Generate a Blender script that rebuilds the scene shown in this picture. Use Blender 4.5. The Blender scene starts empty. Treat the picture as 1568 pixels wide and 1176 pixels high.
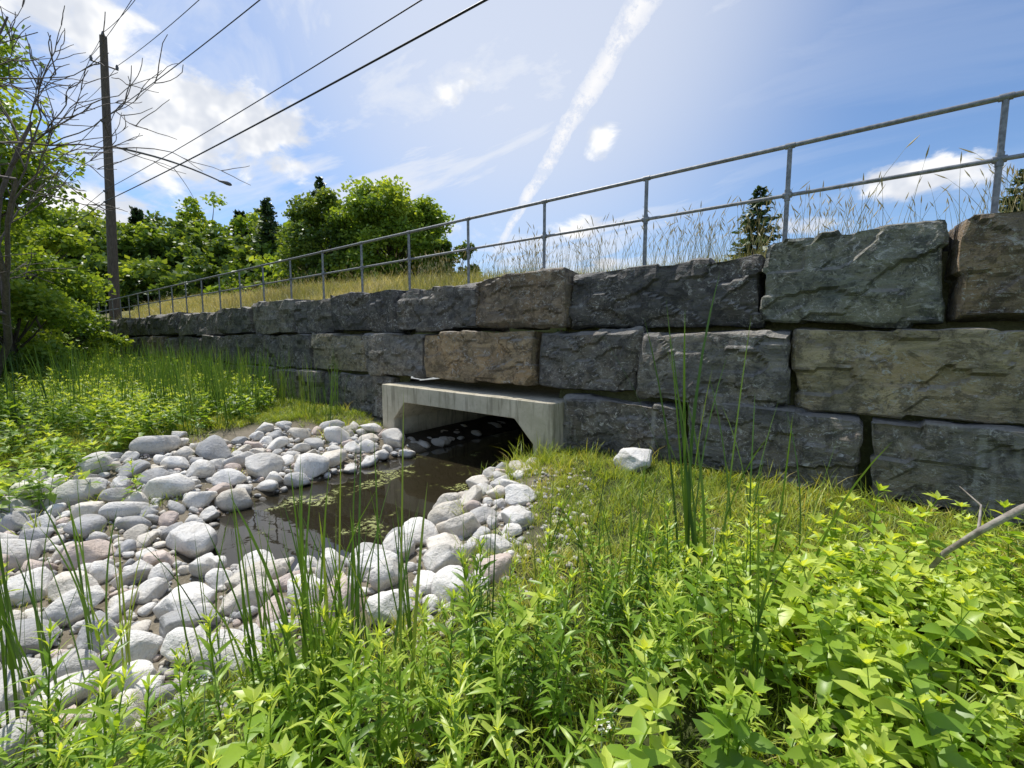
import bpy, math, random
import numpy as np
from mathutils import Vector
rng=np.random.default_rng(11); random.seed(11)
scene=bpy.context.scene
COL=scene.collection

# ------------------------------------------------------------------ numpy noise
def _h(ix,iy,iz):
    n=(ix*374761393+iy*668265263+iz*2147483647)&0xffffffff
    n=((n^(n>>13))*1274126177)&0xffffffff
    n=(n^(n>>16))&0xffffffff
    n=(n*2246822519)&0xffffffff
    n^=n>>15
    return (n&0xffff)/65535.0
def vnoise(P,s=1.0,seed=0):
    P=np.asarray(P,float)*s+seed*17.31+1000.0
    I=np.floor(P).astype(np.int64); f=P-I; f=f*f*(3-2*f)
    r=0
    for dx in (0,1):
        for dy in (0,1):
            for dz in (0,1):
                w=(f[...,0] if dx else 1-f[...,0])*(f[...,1] if dy else 1-f[...,1])*(f[...,2] if dz else 1-f[...,2])
                r=r+w*_h(I[...,0]+dx,I[...,1]+dy,I[...,2]+dz)
    return r*2-1
def fnoise(P,s,octv=3,seed=0):
    r=0;a=1
    for i in range(octv):
        r=r+a*vnoise(P,s*2**i,seed+i*3); a*=.5
    return r
def n2(x,y,s,seed=0,o=2):
    x=np.asarray(x,float);y=np.asarray(y,float)
    return fnoise(np.stack([x,y,np.zeros_like(x)],-1),s,o,seed)

# ------------------------------------------------------------------ mesh helper
def link(o,parent=None):
    COL.objects.link(o)
    if parent is not None: o.parent=parent
    return o
def empty(name,loc=(0,0,0)):
    e=bpy.data.objects.new(name,None); e.empty_display_size=.3
    return link(e)
def mesh_obj(name,parts,mats,smooth=False,parent=None):
    """parts: (V,F,matidx,tint[,col])"""
    Vs=[];loops=[];sizes=[];mi=[];ti=[];co=[];off=0
    for p in parts:
        V,F,m,t=p[:4]; V=np.asarray(V,float).reshape(-1,3); F=np.asarray(F,np.int64)
        Vs.append(V); loops.append((F+off).ravel()); sizes.append(np.full(len(F),F.shape[1])); mi.append(np.full(len(F),m))
        ti.append(np.broadcast_to(np.asarray(t,float),(len(V),)))
        c=p[4] if len(p)>4 else (1,1,1); co.append(np.broadcast_to(np.asarray(c,float),(len(V),3)))
        off+=len(V)
    V=np.concatenate(Vs);L=np.concatenate(loops);S=np.concatenate(sizes)
    me=bpy.data.meshes.new(name)
    me.vertices.add(len(V)); me.vertices.foreach_set('co',V.ravel().astype(np.float32))
    me.loops.add(len(L)); me.loops.foreach_set('vertex_index',L.astype(np.int32))
    me.polygons.add(len(S)); st=np.concatenate([[0],np.cumsum(S)[:-1]])
    me.polygons.foreach_set('loop_start',st.astype(np.int32)); me.polygons.foreach_set('loop_total',S.astype(np.int32))
    me.polygons.foreach_set('material_index',np.concatenate(mi).astype(np.int32))
    me.polygons.foreach_set('use_smooth',np.full(len(S),smooth))
    for m in mats: me.materials.append(m)
    a=me.attributes.new('tint','FLOAT','POINT'); a.data.foreach_set('value',np.concatenate(ti).astype(np.float32))
    c=np.concatenate(co); c=np.concatenate([c,np.ones((len(c),1))],1)
    a=me.attributes.new('vcol','FLOAT_COLOR','POINT'); a.data.foreach_set('color',c.ravel().astype(np.float32))
    me.update(calc_edges=True); me.validate()
    return link(bpy.data.objects.new(name,me),parent)

def tube(pts,rad,seg=6,cap=True):
    pts=np.asarray(pts,float);n=len(pts);rad=np.broadcast_to(np.asarray(rad,float),(n,))
    T=np.gradient(pts,axis=0);T/=np.linalg.norm(T,axis=1)[:,None]+1e-9
    ref=np.array([0,0,1.]) if abs(T[0][2])<.9 else np.array([1.,0,0])
    A=np.cross(T,ref);A/=np.linalg.norm(A,axis=1)[:,None]+1e-9;B=np.cross(T,A)
    th=np.arange(seg)/seg*2*np.pi
    V=pts[:,None]+rad[:,None,None]*(np.cos(th)[None,:,None]*A[:,None]+np.sin(th)[None,:,None]*B[:,None])
    V=V.reshape(-1,3);F=[]
    for i in range(n-1):
        for j in range(seg):
            k=(j+1)%seg;F.append((i*seg+j,i*seg+k,(i+1)*seg+k,(i+1)*seg+j))
    return V,np.array(F)
def tubep(pts,rad,seg=6,m=0,t=.5):
    V,F=tube(pts,rad,seg);out=[(V,F,m,t)]
    for e in (0,len(pts)-1):
        c=np.asarray(pts[e],float);ring=V[e*seg:(e+1)*seg];VV=np.vstack([ring,c])
        out.append((VV,np.array([(j,(j+1)%seg,seg) for j in range(seg)]),m,t))
    return out
def boxp(x0,x1,y0,y1,z0,z1,m=0,t=.5):
    V=np.array([(x,y,z) for x in(x0,x1) for y in(y0,y1) for z in(z0,z1)])
    F=np.array([(0,1,3,2),(4,6,7,5),(0,4,5,1),(2,3,7,6),(0,2,6,4),(1,5,7,3)])
    return (V,F,m,t)

# ------------------------------------------------------------------ materials
def newmat(name):
    m=bpy.data.materials.new(name);m.use_nodes=True;nt=m.node_tree;nt.nodes.clear()
    o=nt.nodes.new('ShaderNodeOutputMaterial');return m,nt,o
class G:
    def __init__(s,nt): s.nt=nt
    def n(s,t,**k):
        nd=s.nt.nodes.new(t)
        for a,b in k.items(): setattr(nd,a,b)
        return nd
    def set(s,sock,v):
        if isinstance(v,bpy.types.NodeSocket): s.nt.links.new(v,sock)
        elif v is not None: sock.default_value=v
    def m(s,op,a,b=None,c=None,clamp=False):
        nd=s.n('ShaderNodeMath',operation=op,use_clamp=clamp)
        for i,v in enumerate((a,b,c)):
            if v is not None: s.set(nd.inputs[i],v)
        return nd.outputs[0]
    def vm(s,op,a,b=None):
        nd=s.n('ShaderNodeVectorMath',operation=op);s.set(nd.inputs[0],a)
        if b is not None:s.set(nd.inputs[1],b)
        return nd.outputs['Value'] if op in('DOT_PRODUCT','LENGTH','DISTANCE') else nd.outputs[0]
    def noise(s,vec,scale,detail=4,rough=.55,dist=0):
        nd=s.n('ShaderNodeTexNoise');s.set(nd.inputs['Vector'],vec);nd.inputs['Scale'].default_value=scale
        nd.inputs['Detail'].default_value=detail;nd.inputs['Roughness'].default_value=rough;nd.inputs['Distortion'].default_value=dist
        return nd.outputs['Fac']
    def mapr(s,v,a,b,c=0,d=1,smooth=True):
        nd=s.n('ShaderNodeMapRange');nd.interpolation_type='SMOOTHSTEP' if smooth else 'LINEAR'
        s.set(nd.inputs[0],v)
        for i,x in zip((1,2,3,4),(a,b,c,d)): s.set(nd.inputs[i],x)
        return nd.outputs[0]
    def mix(s,f,a,b,mode='MIX'):
        nd=s.n('ShaderNodeMix',data_type='RGBA',blend_type=mode);s.set(nd.inputs[0],f);s.set(nd.inputs[6],a);s.set(nd.inputs[7],b)
        return nd.outputs[2]
    def ramp(s,f,st):
        nd=s.n('ShaderNodeValToRGB');e=nd.color_ramp.elements
        while len(e)<len(st): e.new(.5)
        for el,(p,c) in zip(e,st): el.position=p;el.color=(*c,1)
        s.set(nd.inputs[0],f);return nd.outputs[0]
    def attr(s,name,out='Fac'):
        nd=s.n('ShaderNodeAttribute',attribute_name=name);return nd.outputs[out]
    def pos(s): return s.n('ShaderNodeNewGeometry').outputs['Position']
    def scale(s,v,x):
        nd=s.n('ShaderNodeMapping');s.set(nd.inputs[0],v);nd.inputs['Scale'].default_value=x;return nd.outputs[0]
    def bump(s,h,st,dist,nrm=None):
        nd=s.n('ShaderNodeBump');nd.inputs['Strength'].default_value=st;nd.inputs['Distance'].default_value=dist;s.set(nd.inputs['Height'],h)
        if nrm is not None:s.set(nd.inputs['Normal'],nrm)
        return nd.outputs[0]
    def bsdf(s,col,rough=.7,spec=.3,metal=0,nrm=None):
        nd=s.n('ShaderNodeBsdfPrincipled');s.set(nd.inputs['Base Color'],col);s.set(nd.inputs['Roughness'],rough)
        nd.inputs['Specular IOR Level'].default_value=spec;nd.inputs['Metallic'].default_value=metal
        if nrm is not None:s.set(nd.inputs['Normal'],nrm)
        return nd.outputs[0]
C4=lambda c:(*c,1)

def leaf_mat(name,stops,trans=.4,tb=1.5,rough=.45,spec=.35):
    m,nt,o=newmat(name);g=G(nt)
    c=g.ramp(g.attr('tint'),stops)
    b=g.bsdf(c,rough,spec)
    t=g.n('ShaderNodeBsdfTranslucent');g.set(t.inputs[0],g.mix(1,c,(tb*1.15,tb,tb*.35,1),'MULTIPLY'))
    x=g.n('ShaderNodeMixShader');x.inputs[0].default_value=trans
    nt.links.new(b,x.inputs[1]);nt.links.new(t.outputs[0],x.inputs[2]);nt.links.new(x.outputs[0],o.inputs[0]);return m
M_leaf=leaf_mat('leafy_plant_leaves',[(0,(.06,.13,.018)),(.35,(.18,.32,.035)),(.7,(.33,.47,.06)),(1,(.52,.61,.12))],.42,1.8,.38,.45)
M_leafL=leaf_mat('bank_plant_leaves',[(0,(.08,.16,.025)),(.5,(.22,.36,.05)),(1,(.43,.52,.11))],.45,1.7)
M_cat=leaf_mat('cattail_blades',[(0,(.035,.08,.02)),(.6,(.095,.19,.035)),(1,(.21,.29,.06))],.3)
M_grass=leaf_mat('short_grass',[(0,(.12,.20,.03)),(.5,(.30,.40,.055)),(.88,(.48,.50,.10)),(1,(.54,.46,.18))],.4)
M_dry=leaf_mat('dry_meadow_grass',[(0,(.16,.20,.06)),(.35,(.29,.29,.11)),(.7,(.45,.41,.22)),(1,(.52,.48,.32))],.35)
M_tree=leaf_mat('tree_leaves',[(0,(.035,.075,.02)),(.5,(.12,.20,.035)),(1,(.26,.34,.06))],.35)
M_treeB=leaf_mat('bright_tree_leaves',[(0,(.05,.10,.018)),(.5,(.18,.29,.04)),(1,(.38,.47,.075))],.4,1.6)  # lighter leaf green for shrubs and some trees
M_fir=leaf_mat('spruce_needles',[(0,(.018,.04,.02)),(.6,(.055,.10,.042)),(1,(.11,.16,.06))],.15)

def simple_mat(name,c1,c2,sc,rough=.8,bs=.4,bd=.02,stretch=(1,1,1),metal=0,spec=.3):
    m,nt,o=newmat(name);g=G(nt);p=g.scale(g.pos(),stretch)
    n=g.noise(p,sc,3,.6);c=g.mix(g.mapr(n,.3,.7),C4(c1),C4(c2))
    nt.links.new(g.bsdf(c,rough,spec,metal,g.bump(n,bs,bd)),o.inputs[0]);return m
M_bark=simple_mat('tree_bark',(.06,.045,.035),(.16,.13,.10),6,stretch=(4,4,1))
M_barebark=simple_mat('dead_bark',(.09,.075,.06),(.18,.15,.13),6,stretch=(4,4,1))
M_palebark=simple_mat('weathered_branch',(.20,.17,.14),(.40,.36,.31),20,stretch=(1,1,1))
M_pole=simple_mat('weathered_pole_wood',(.07,.055,.045),(.17,.135,.105),8,stretch=(6,6,.4))
M_galv=simple_mat('galvanized_steel',(.17,.175,.18),(.30,.305,.31),18,.5,.1,.002,metal=.4)
M_wire=simple_mat('black_cable',(.015,.015,.017),(.025,.025,.03),5,.5)
M_lamp=simple_mat('lamp_housing_grey',(.12,.12,.13),(.18,.18,.19),5,.5,metal=.3)
M_flower=simple_mat('white_flower_petals',(.6,.6,.5),(.75,.74,.66),40)
M_asph=simple_mat('road_asphalt',(.045,.045,.047),(.07,.07,.07),40,.9,.3,.005)
M_paint=simple_mat('road_paint',(.6,.45,.08),(.7,.52,.1),20,.7)

# concrete
m,nt,o=newmat('culvert_concrete');g=G(nt);p=g.pos()
n=g.noise(p,2.5,5,.65);nf=g.noise(p,30,3,.6);st=g.noise(g.scale(p,(7,7,.8)),1.6,3,.6)
c=g.mix(g.mapr(n,.3,.7),(.42,.385,.28,1),(.58,.53,.41,1));c=g.mix(g.mapr(st,.50,.70,0,.6),c,(.19,.17,.12,1))
c=g.mix(g.mapr(nf,.55,.75,0,.35),c,(.24,.22,.17,1))
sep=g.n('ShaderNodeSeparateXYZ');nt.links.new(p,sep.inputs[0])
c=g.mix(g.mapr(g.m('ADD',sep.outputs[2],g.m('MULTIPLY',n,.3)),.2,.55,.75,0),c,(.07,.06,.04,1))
nt.links.new(g.bsdf(c,.85,.2,0,g.bump(g.m('ADD',n,g.m('MULTIPLY',nf,.4)),.4,.015)),o.inputs[0]);M_conc=m

# wall stone
m,nt,o=newmat('armour_stone');g=G(nt);p=g.pos();vc=g.attr('vcol','Color')
sc=g.attr('tint')
cmb=g.n('ShaderNodeCombineXYZ');nt.links.new(g.m('MULTIPLY',sc,37.),cmb.inputs[0]);nt.links.new(g.m('MULTIPLY',sc,11.),cmb.inputs[2])
q=g.vm('ADD',p,cmb.outputs[0])
lay=g.noise(g.scale(q,(1,1,3.6)),2.0,6,.70,.9)
big=g.noise(q,1.7,4,.6,.3);mid=g.noise(q,6,6,.78,.4);fine=g.noise(q,45,3,.7)
vor=g.n('ShaderNodeTexVoronoi',feature='F1');vor.inputs['Scale'].default_value=3.2
wq=g.n('ShaderNodeMix',data_type='VECTOR');wq.inputs[0].default_value=.25
nv=g.n('ShaderNodeTexNoise');nv.inputs['Scale'].default_value=3;nt.links.new(q,nv.inputs['Vector']);nt.links.new(g.scale(q,(1,1,2.2)),wq.inputs[4]);nt.links.new(nv.outputs['Color'],wq.inputs[5])
nt.links.new(wq.outputs[1],vor.inputs['Vector'])
vsep=g.n('ShaderNodeSeparateXYZ');nt.links.new(vor.outputs['Color'],vsep.inputs[0])
c=g.mix(g.mapr(vsep.outputs[0],0,1,0,.7,False),vc,g.mix(1,vc,(.68,.67,.66,1),'MULTIPLY'))
c=g.mix(g.mapr(big,.4,.65,0,.7),c,g.mix(1,vc,(1.5,1.28,.98,1),'MULTIPLY'))
c=g.mix(g.mapr(lay,.45,.63,0,.65),c,g.mix(1,vc,(1.75,1.66,1.5,1),'MULTIPLY'))
c=g.mix(g.mapr(mid,.48,.58,0,.72),c,g.mix(1,vc,(.34,.33,.33,1),'MULTIPLY'))
c=g.mix(g.mapr(fine,.55,.7,0,.5),c,g.mix(1,vc,(.5,.5,.5,1),'MULTIPLY'))
scuff=g.m('MULTIPLY',g.mapr(g.noise(g.scale(q,(1,1,1.3)),8,7,.85,1.8),.54,.60),g.mapr(big,.40,.52))
c=g.mix(g.m('MULTIPLY',scuff,.9),c,(.56,.54,.50,1))
sep=g.n('ShaderNodeSeparateXYZ');nt.links.new(p,sep.inputs[0])
moss=g.m('MULTIPLY',g.mapr(g.noise(p,2.6,5,.7,.4),.50,.64),g.mapr(sep.outputs[2],.6,2.4,.40,.04,False))
c=g.mix(moss,c,(.10,.11,.05,1))
stn=g.noise(g.scale(p,(4.5,4.5,.25)),1.5,3,.5)
drip=g.m('MULTIPLY',g.mapr(stn,.60,.68),g.mapr(sep.outputs[2],1.15,1.35,1,0))
c=g.mix(g.m('MULTIPLY',drip,.55),c,(.42,.41,.37,1))
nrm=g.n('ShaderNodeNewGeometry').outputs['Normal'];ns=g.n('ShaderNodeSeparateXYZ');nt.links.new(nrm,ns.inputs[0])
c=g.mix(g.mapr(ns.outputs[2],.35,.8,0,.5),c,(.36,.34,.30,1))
c=g.mix(g.mapr(ns.outputs[2],-.15,-.5,0,.5),c,(.03,.03,.028,1))  # downward faces darkened in colour, deepening ambient shade between stones
h=g.m('ADD',g.m('MULTIPLY',lay,.6),g.m('ADD',g.m('MULTIPLY',mid,.75),g.m('MULTIPLY',fine,.15)))
h=g.m('ADD',h,g.m('MULTIPLY',vsep.outputs[1],.10))
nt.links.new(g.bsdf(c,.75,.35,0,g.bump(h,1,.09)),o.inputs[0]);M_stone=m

# river rock
m,nt,o=newmat('river_rock');g=G(nt);p=g.pos();vc=g.attr('vcol','Color')
n1=g.noise(p,5,5,.7);n2_=g.noise(p,28,4,.75)
c=g.mix(g.mapr(n1,.44,.68,0,.5),vc,g.mix(1,vc,(.70,.65,.57,1),'MULTIPLY'))
c=g.mix(g.mapr(n2_,.52,.68,0,.5),c,g.mix(1,vc,(.55,.53,.49,1),'MULTIPLY'))
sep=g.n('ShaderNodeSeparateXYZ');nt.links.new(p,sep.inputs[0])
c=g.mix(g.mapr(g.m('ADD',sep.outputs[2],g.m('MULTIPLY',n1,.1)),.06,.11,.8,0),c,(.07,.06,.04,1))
nt.links.new(g.bsdf(c,.85,.2,0,g.bump(g.m('ADD',n1,g.m('MULTIPLY',n2_,.5)),.8,.045)),o.inputs[0]);M_rock=m

# ground
m,nt,o=newmat('ground_soil');g=G(nt);p=g.pos();vc=g.attr('vcol','Color')
n1=g.noise(p,3,4,.65);n3=g.noise(p,35,4,.75)
c=g.mix(g.mapr(n1,.3,.7,0,.8),vc,g.mix(1,vc,(.55,.56,.5,1),'MULTIPLY'))
c=g.mix(g.mapr(n3,.5,.7,0,.6),c,g.mix(1,vc,(1.6,1.6,1.6,1),'MULTIPLY'))
nt.links.new(g.bsdf(c,.95,.1,0,g.bump(g.m('ADD',n1,n3),.8,.04)),o.inputs[0]);M_ground=m

# water
m,nt,o=newmat('stream_water');g=G(nt);p=g.pos()
w=g.m('ADD',g.noise(p,2.2,2,.5),g.m('MULTIPLY',g.noise(p,9,2,.5),.25))
sc_=g.noise(p,17,4,.75);al=g.m('MULTIPLY',g.mapr(g.noise(p,1.6,3,.6),.55,.64),g.mapr(sc_,.50,.54))
c=g.mix(al,(.022,.018,.010,1),(.24,.26,.07,1))
nt.links.new(g.bsdf(c,g.m('ADD',.02,g.m('MULTIPLY',al,.5)),.6,0,g.bump(w,.10,.02)),o.inputs[0]);M_water=m

# ------------------------------------------------------------------ terrain
PA=np.array([(-5.1,16),(-5.1,5.2),(-4.85,3.6),(-4.6,2.6)]);PB=np.array([(-4.6,2.3),(-4.6,1.0),(-6.2,-.6),(-9.5,-2.2),(-15,-5),(-30,-14)])
def pdist(x,y,P):
    x=np.asarray(x,float);y=np.asarray(y,float);best=np.full(x.shape,1e9);side=np.zeros(x.shape)
    for a,b in zip(P[:-1],P[1:]):
        d=b-a;t=np.clip(((x-a[0])*d[0]+(y-a[1])*d[1])/(d@d),0,1)
        px=a[0]+t*d[0];py=a[1]+t*d[1];r=np.hypot(x-px,y-py);u=r<best
        best=np.where(u,r,best);side=np.where(u,x-px,side)
    return best,side
def halfw(y): return np.interp(y,[2.5,4,5.2],[1.20,1.08,.84])
def dA(x,y):
    d,s=pdist(x,y,PA);return d/halfw(y)*1.1,s
def front(x,y):
    g0=.5+.06*n2(x,y,.6,1)+.02*n2(x,y,3,5)
    d,s=dA(x,y)
    d=d+.12*n2(x,y,1.5,9)
    L=np.interp(d,[0,.6,1.12,1.5,2.2,4.0],[-.35,-.3,0,.10,.2,.5])
    R=np.interp(d,[0,.6,1.1,1.6,2.6],[-.35,-.3,0,.22,.47])
    a=np.where(s<0,L,R)+.02*n2(x,y,3,5)
    b,_=pdist(x,y,PB);b=np.interp(b,[0,1,2.3,3.6],[.07,.13,.28,.5])+.03*n2(x,y,2.5,4)
    return np.minimum(np.minimum(a,b),g0)
def back(x,y):
    lift=np.interp(x,[-32,-12,-4],[.95,.45,0])
    base=2.84+.02*n2(x,y,1,2)
    t=np.interp(y,[6.3,9.2],[0,1]);t=t*t*(3-2*t)
    return base+t*(.40+lift)+.05*n2(x,y,.3,3)*t
def height(x,y):
    x=np.asarray(x,float);y=np.asarray(y,float)
    f=front(x,y);b=back(x,y)
    s=np.clip((y-5.6)/.4,0,1);h=f*(1-s)+b*s
    e=np.clip((-x-37)/10,0,1)+np.clip((x-9)/10,0,1);e=e*e*(3-2*e)
    ramp=np.clip((y-0)/8,0,1);alt=f*(1-ramp)+b*ramp
    return h*(1-e)+alt*e
def grow(a,step,end,k=1.18):
    out=[];v=a;s=step
    while abs(v-a)<abs(end-a): s*=k;v+=math.copysign(s,end-a);out.append(v)
    return out
xs=np.array(sorted(grow(-13,.2,-900))+list(np.arange(-13,4.01,.12))+grow(4.0,.2,900))
ys=np.array(sorted(grow(-3,.2,-900))+list(np.arange(-3,5.41,.12))+[5.5,5.6,5.8,6.0,6.3,6.7]+list(np.arange(7.1,10,.4))+grow(9.9,.4,900))
XX,YY=np.meshgrid(xs,ys,indexing='ij');ZZ=height(XX,YY)
def gridF(shape):
    ii=np.arange(shape[0]*shape[1]).reshape(shape);return np.stack([ii[:-1,:-1],ii[1:,:-1],ii[1:,1:],ii[:-1,1:]],-1)
F=gridF(XX.shape)
xm=(xs[:-1]+xs[1:])/2;ym=(ys[:-1]+ys[1:])/2
keep=~(((xm>-7.0)&(xm<-3.5))[:,None]&((ym>5.3)&(ym<6.4))[None,:])
F=F[keep]
d,s=dA(XX,YY);db,_=pdist(XX,YY,PB)
rockw=np.clip(1-np.maximum(0,np.where(s<0,d-3.4,d-2.1))/.5,0,1);rockw=np.maximum(rockw,np.clip((2.3-db)/.5,0,1))*(YY<5.6)
cg=np.array([.07,.085,.03]);cr=np.array([.26,.225,.17]);cb=np.array([.22,.20,.09]);cm=np.array([.07,.055,.035])
c=cg[None,None]*(1-rockw[...,None])+cr*rockw[...,None]
wet=np.clip((.06-ZZ)/.06,0,1)[...,None]*(YY<5.6)[...,None];c=c*(1-wet)+cm*wet
bk=(YY>5.7)[...,None]*1.0;c=c*(1-bk)+cb*bk
far=np.clip((np.hypot(XX,YY)-40)/30,0,1)[...,None];c=c*(1-far)+np.array([.09,.12,.03])*far
mesh_obj('ground',[(np.stack([XX,YY,ZZ],-1).reshape(-1,3),F,0,.5,c.reshape(-1,3))],[M_ground],True)
x_=np.linspace(-6.9,-3.55,24);y_=np.linspace(5.2,14.4,50);A,B=np.meshgrid(x_,y_,indexing='ij');Z=front(A,B)-.004
mesh_obj('streambed',[(np.stack([A,B,Z],-1).reshape(-1,3),gridF(A.shape).reshape(-1,4),0,.5,(.06,.05,.035))],[M_ground],True)
x_=np.linspace(-6.9,-2.9,30);y_=np.linspace(.9,14.3,60);A,B=np.meshgrid(x_,y_,indexing='ij');F=gridF(A.shape)
cx=(A[:-1,:-1]+A[1:,1:])/2;cy=(B[:-1,:-1]+B[1:,1:])/2;dd,_=dA(cx,cy);F=F[(dd<1.75)]
mesh_obj('stream_water',[(np.stack([A,B,A*0+.0],-1).reshape(-1,3),F,0,.5)],[M_water],True)
def strip(y0,y1,dz,name,mat):
    a=np.linspace(-150,120,160);b=np.linspace(y0,y1,6);A,B=np.meshgrid(a,b,indexing='ij');Z=back(A,np.full_like(A,12.))+dz
    return mesh_obj(name,[(np.stack([A,B,Z],-1).reshape(-1,3),gridF(A.shape).reshape(-1,4),0,.5)],[mat],True)
strip(11,18,.08,'road',M_asph);strip(14.4,14.55,.086,'road_centre_line',M_paint)

# ------------------------------------------------------------------ armour stone wall
def stone(x0,x1,y0,y1,z0,z1,res,seed,col):
    r=np.random.default_rng(seed);s=np.array([(x1-x0),(y1-y0),(z1-z0)])/2;cen=np.array([(x0+x1),(y0+y1),(z0+z1)])/2
    parts=[];planes=[]
    for k in range(14):
        sg=r.choice([-1,1],3).astype(float);sg[1]=-1
        if r.random()<.55: sg[r.choice([0,2])]*=r.uniform(0,.25)
        nrm=sg*r.uniform(.25,1.,3);nrm/=np.linalg.norm(nrm)
        sup=(np.abs(nrm)*s).sum();planes.append((nrm,sup-r.uniform(.015,.09)))
    for k in range(4):
        nrm=np.array([r.uniform(-.12,.12),-1,r.uniform(-.2,.2)]);nrm/=np.linalg.norm(nrm)
        planes.append((nrm,(np.abs(nrm)*s).sum()-r.uniform(.03,.09)))
    cj=r.uniform(-.05,.05,(2,2,2,3))
    ns=int(10+14*s[0]);S=r.uniform(-1,1,(ns,3))*s;Sa=r.uniform(-.012,.012,ns);Sg=r.normal(size=(ns,3))*.055
    for ax in range(3):
        for sgn in (-1,1):
            if ax==1 and sgn==1: continue
            o1,o2=[a for a in range(3) if a!=ax]
            n1=max(4,int(2*s[o1]/res));n2c=max(4,int(2*s[o2]/res))
            A,B=np.meshgrid(np.linspace(-1,1,n1),np.linspace(-1,1,n2c),indexing='ij')
            P=np.zeros(A.shape+(3,));P[...,ax]=sgn*s[ax];P[...,o1]=A*s[o1];P[...,o2]=B*s[o2]
            rr=.02;Q=np.clip(P,-(s-rr),s-rr);D=P-Q;D/=np.linalg.norm(D,axis=-1,keepdims=True)+1e-9;P=Q+rr*D
            for nrm,of in planes:
                e=np.maximum(P@nrm-of,0);P=P-e[...,None]*nrm
            W=P+cen
            Pw=P+.06*np.stack([vnoise(W,3,seed+5),vnoise(W,3,seed+6),vnoise(W,3,seed+7)],-1)
            df=(Pw[...,None,:]-S)*np.array([1,.3,1.8]);d2=(df**2).sum(-1);k=d2.argmin(-1)
            fac=Sa[k]+(Sg[k]*(P-S[k])).sum(-1);fac=np.clip(fac,-.03,.03)
            u=(P/s+1)/2;w=0
            for i in(0,1):
                for j in(0,1):
                    for kk_ in(0,1):
                        w=w+((u[...,0] if i else 1-u[...,0])*(u[...,1] if j else 1-u[...,1])*(u[...,2] if kk_ else 1-u[...,2]))[...,None]*cj[i,j,kk_]
            P=P+w;W=P+cen
            lz=W[...,2]+.1*vnoise(W,1.3,seed);kk=np.floor(lz*9).astype(int)
            led=(_h(kk,kk*0+seed,kk*0)-.5)*.024*np.clip(vnoise(W,1.1,seed+2)+.2,0,1)
            dsp=.014*vnoise(W,2.2,seed)+.010*vnoise(W,7,seed+1)+.007*vnoise(W,16,seed+3)+led+fac
            P=P+D*dsp[...,None]
            F=gridF(A.shape).reshape(-1,4)
            if not ((sgn>0)==(ax!=1)): F=F[:,::-1]
            parts.append(((P+cen).reshape(-1,3),F,0,(seed%97)/97.,col))
    return parts
DK=(.125,.122,.12);DG=(.16,.154,.146);GR=(.21,.225,.20);BR=(.26,.21,.155);TN=(.42,.36,.25);TB=(.31,.24,.155);GY=(.22,.21,.19)
top=[(8.2,None),(5.4,DG),(3.0,TN),(.62,BR),(-.87,GR),(-3.32,DK),(-4.99,BR),(-7.13,DG),(-9.5,DK),(-11.26,DG),(-13.6,GY),(-16,DG)]
mid=[(8.6,None),(6.6,GY),(4.3,DG),(2.3,BR),(-.53,TN),(-2.21,GY),(-3.81,DG),(-6.23,TB),(-8.17,GY),(-10.45,(.27,.25,.19)),(-13,DG),(-15.6,DG)]
low=[(8.0,None),(5.6,DG),(2.5,DG),(.13,GY),(-1.6,DG),(-3.27,DG)]
low2=[(-7.27,None),(-9.9,DG),(-12.2,GY),(-14.6,DG)]
bot=[(7.5,None),(5,DG),(2.9,DG),(.9,DK),(-1.2,DG),(-3.25,DK)]
def extend(lst,end,seed):
    r=np.random.default_rng(seed);x=lst[-1][0]
    while x>end:
        x-=r.uniform(1.5,2.6);lst.append((x,[DG,DK,GY,BR,DG,GY][r.integers(6)]))
    return lst
for l,sd in ((top,1),(mid,2),(low2,3)): extend(l,-37,sd)
parts=[];sd=100
for lst,z0,z1,yf,gap in ((top,2.17,2.95,5.50,.026),(mid,1.29,2.13,5.46,.026),(low,.44,1.25,5.38,.035),(low2,.40,1.25,5.38,.03),(bot,-.35,.42,5.30,.03)):
    for (xa,_),(xb,col) in zip(lst[:-1],lst[1:]):
        sd+=1;r=np.random.default_rng(sd);xm_=(xa+xb)/2
        res=.032 if xm_>-6 else (.05 if xm_>-11 else .10)
        dz=r.uniform(-.05,.06) if lst is top else r.uniform(-.035,.0)
        if lst is top and xm_>-1: dz+=.09
        yj=r.uniform(-.08,.08)
        cc=np.array(col)*r.uniform(.88,1.12)
        parts+=stone(xb+gap,xa-gap,yf+yj,yf+yj+.85,z0,z1+dz,res,sd,tuple(cc))
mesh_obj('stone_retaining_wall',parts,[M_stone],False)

# ------------------------------------------------------------------ culvert
yo0,yo1=5.14,14.5
outer=[(-7.12,-.55),(-7.12,.62),(-7.12,1.16),(-3.26,1.12),(-3.26,.58),(-3.26,-.55)]
inner=[(-6.78,-.55),(-6.78,.52),(-6.46,.86),(-3.94,.84),(-3.6,.50),(-3.6,-.55)]
V=[];F=[]
for y in (yo0,yo1):
    V+=[(x,y,z) for x,z in outer]+[(x,y,z) for x,z in inner]
for i in range(5):
    F.append((i,i+1,6+i+1,6+i));F.append((12+i,18+i,18+i+1,12+i+1))
    F.append((i+1,i,12+i,12+i+1));F.append((6+i,6+i+1,18+i+1,18+i))
F.append((0,6,18,12));F.append((5,17,23,11))
cul=mesh_obj('concrete_box_culvert',[(np.array(V),np.array(F),0,.5),boxp(-7.1,-3.3,14.52,14.7,-.6,1.1,0,.5)],[M_conc])  # box at the far end is added to block light from the barrel
bv=cul.modifiers.new('bevel','BEVEL');bv.width=.02;bv.segments=2;bv.limit_method='ANGLE'

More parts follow.
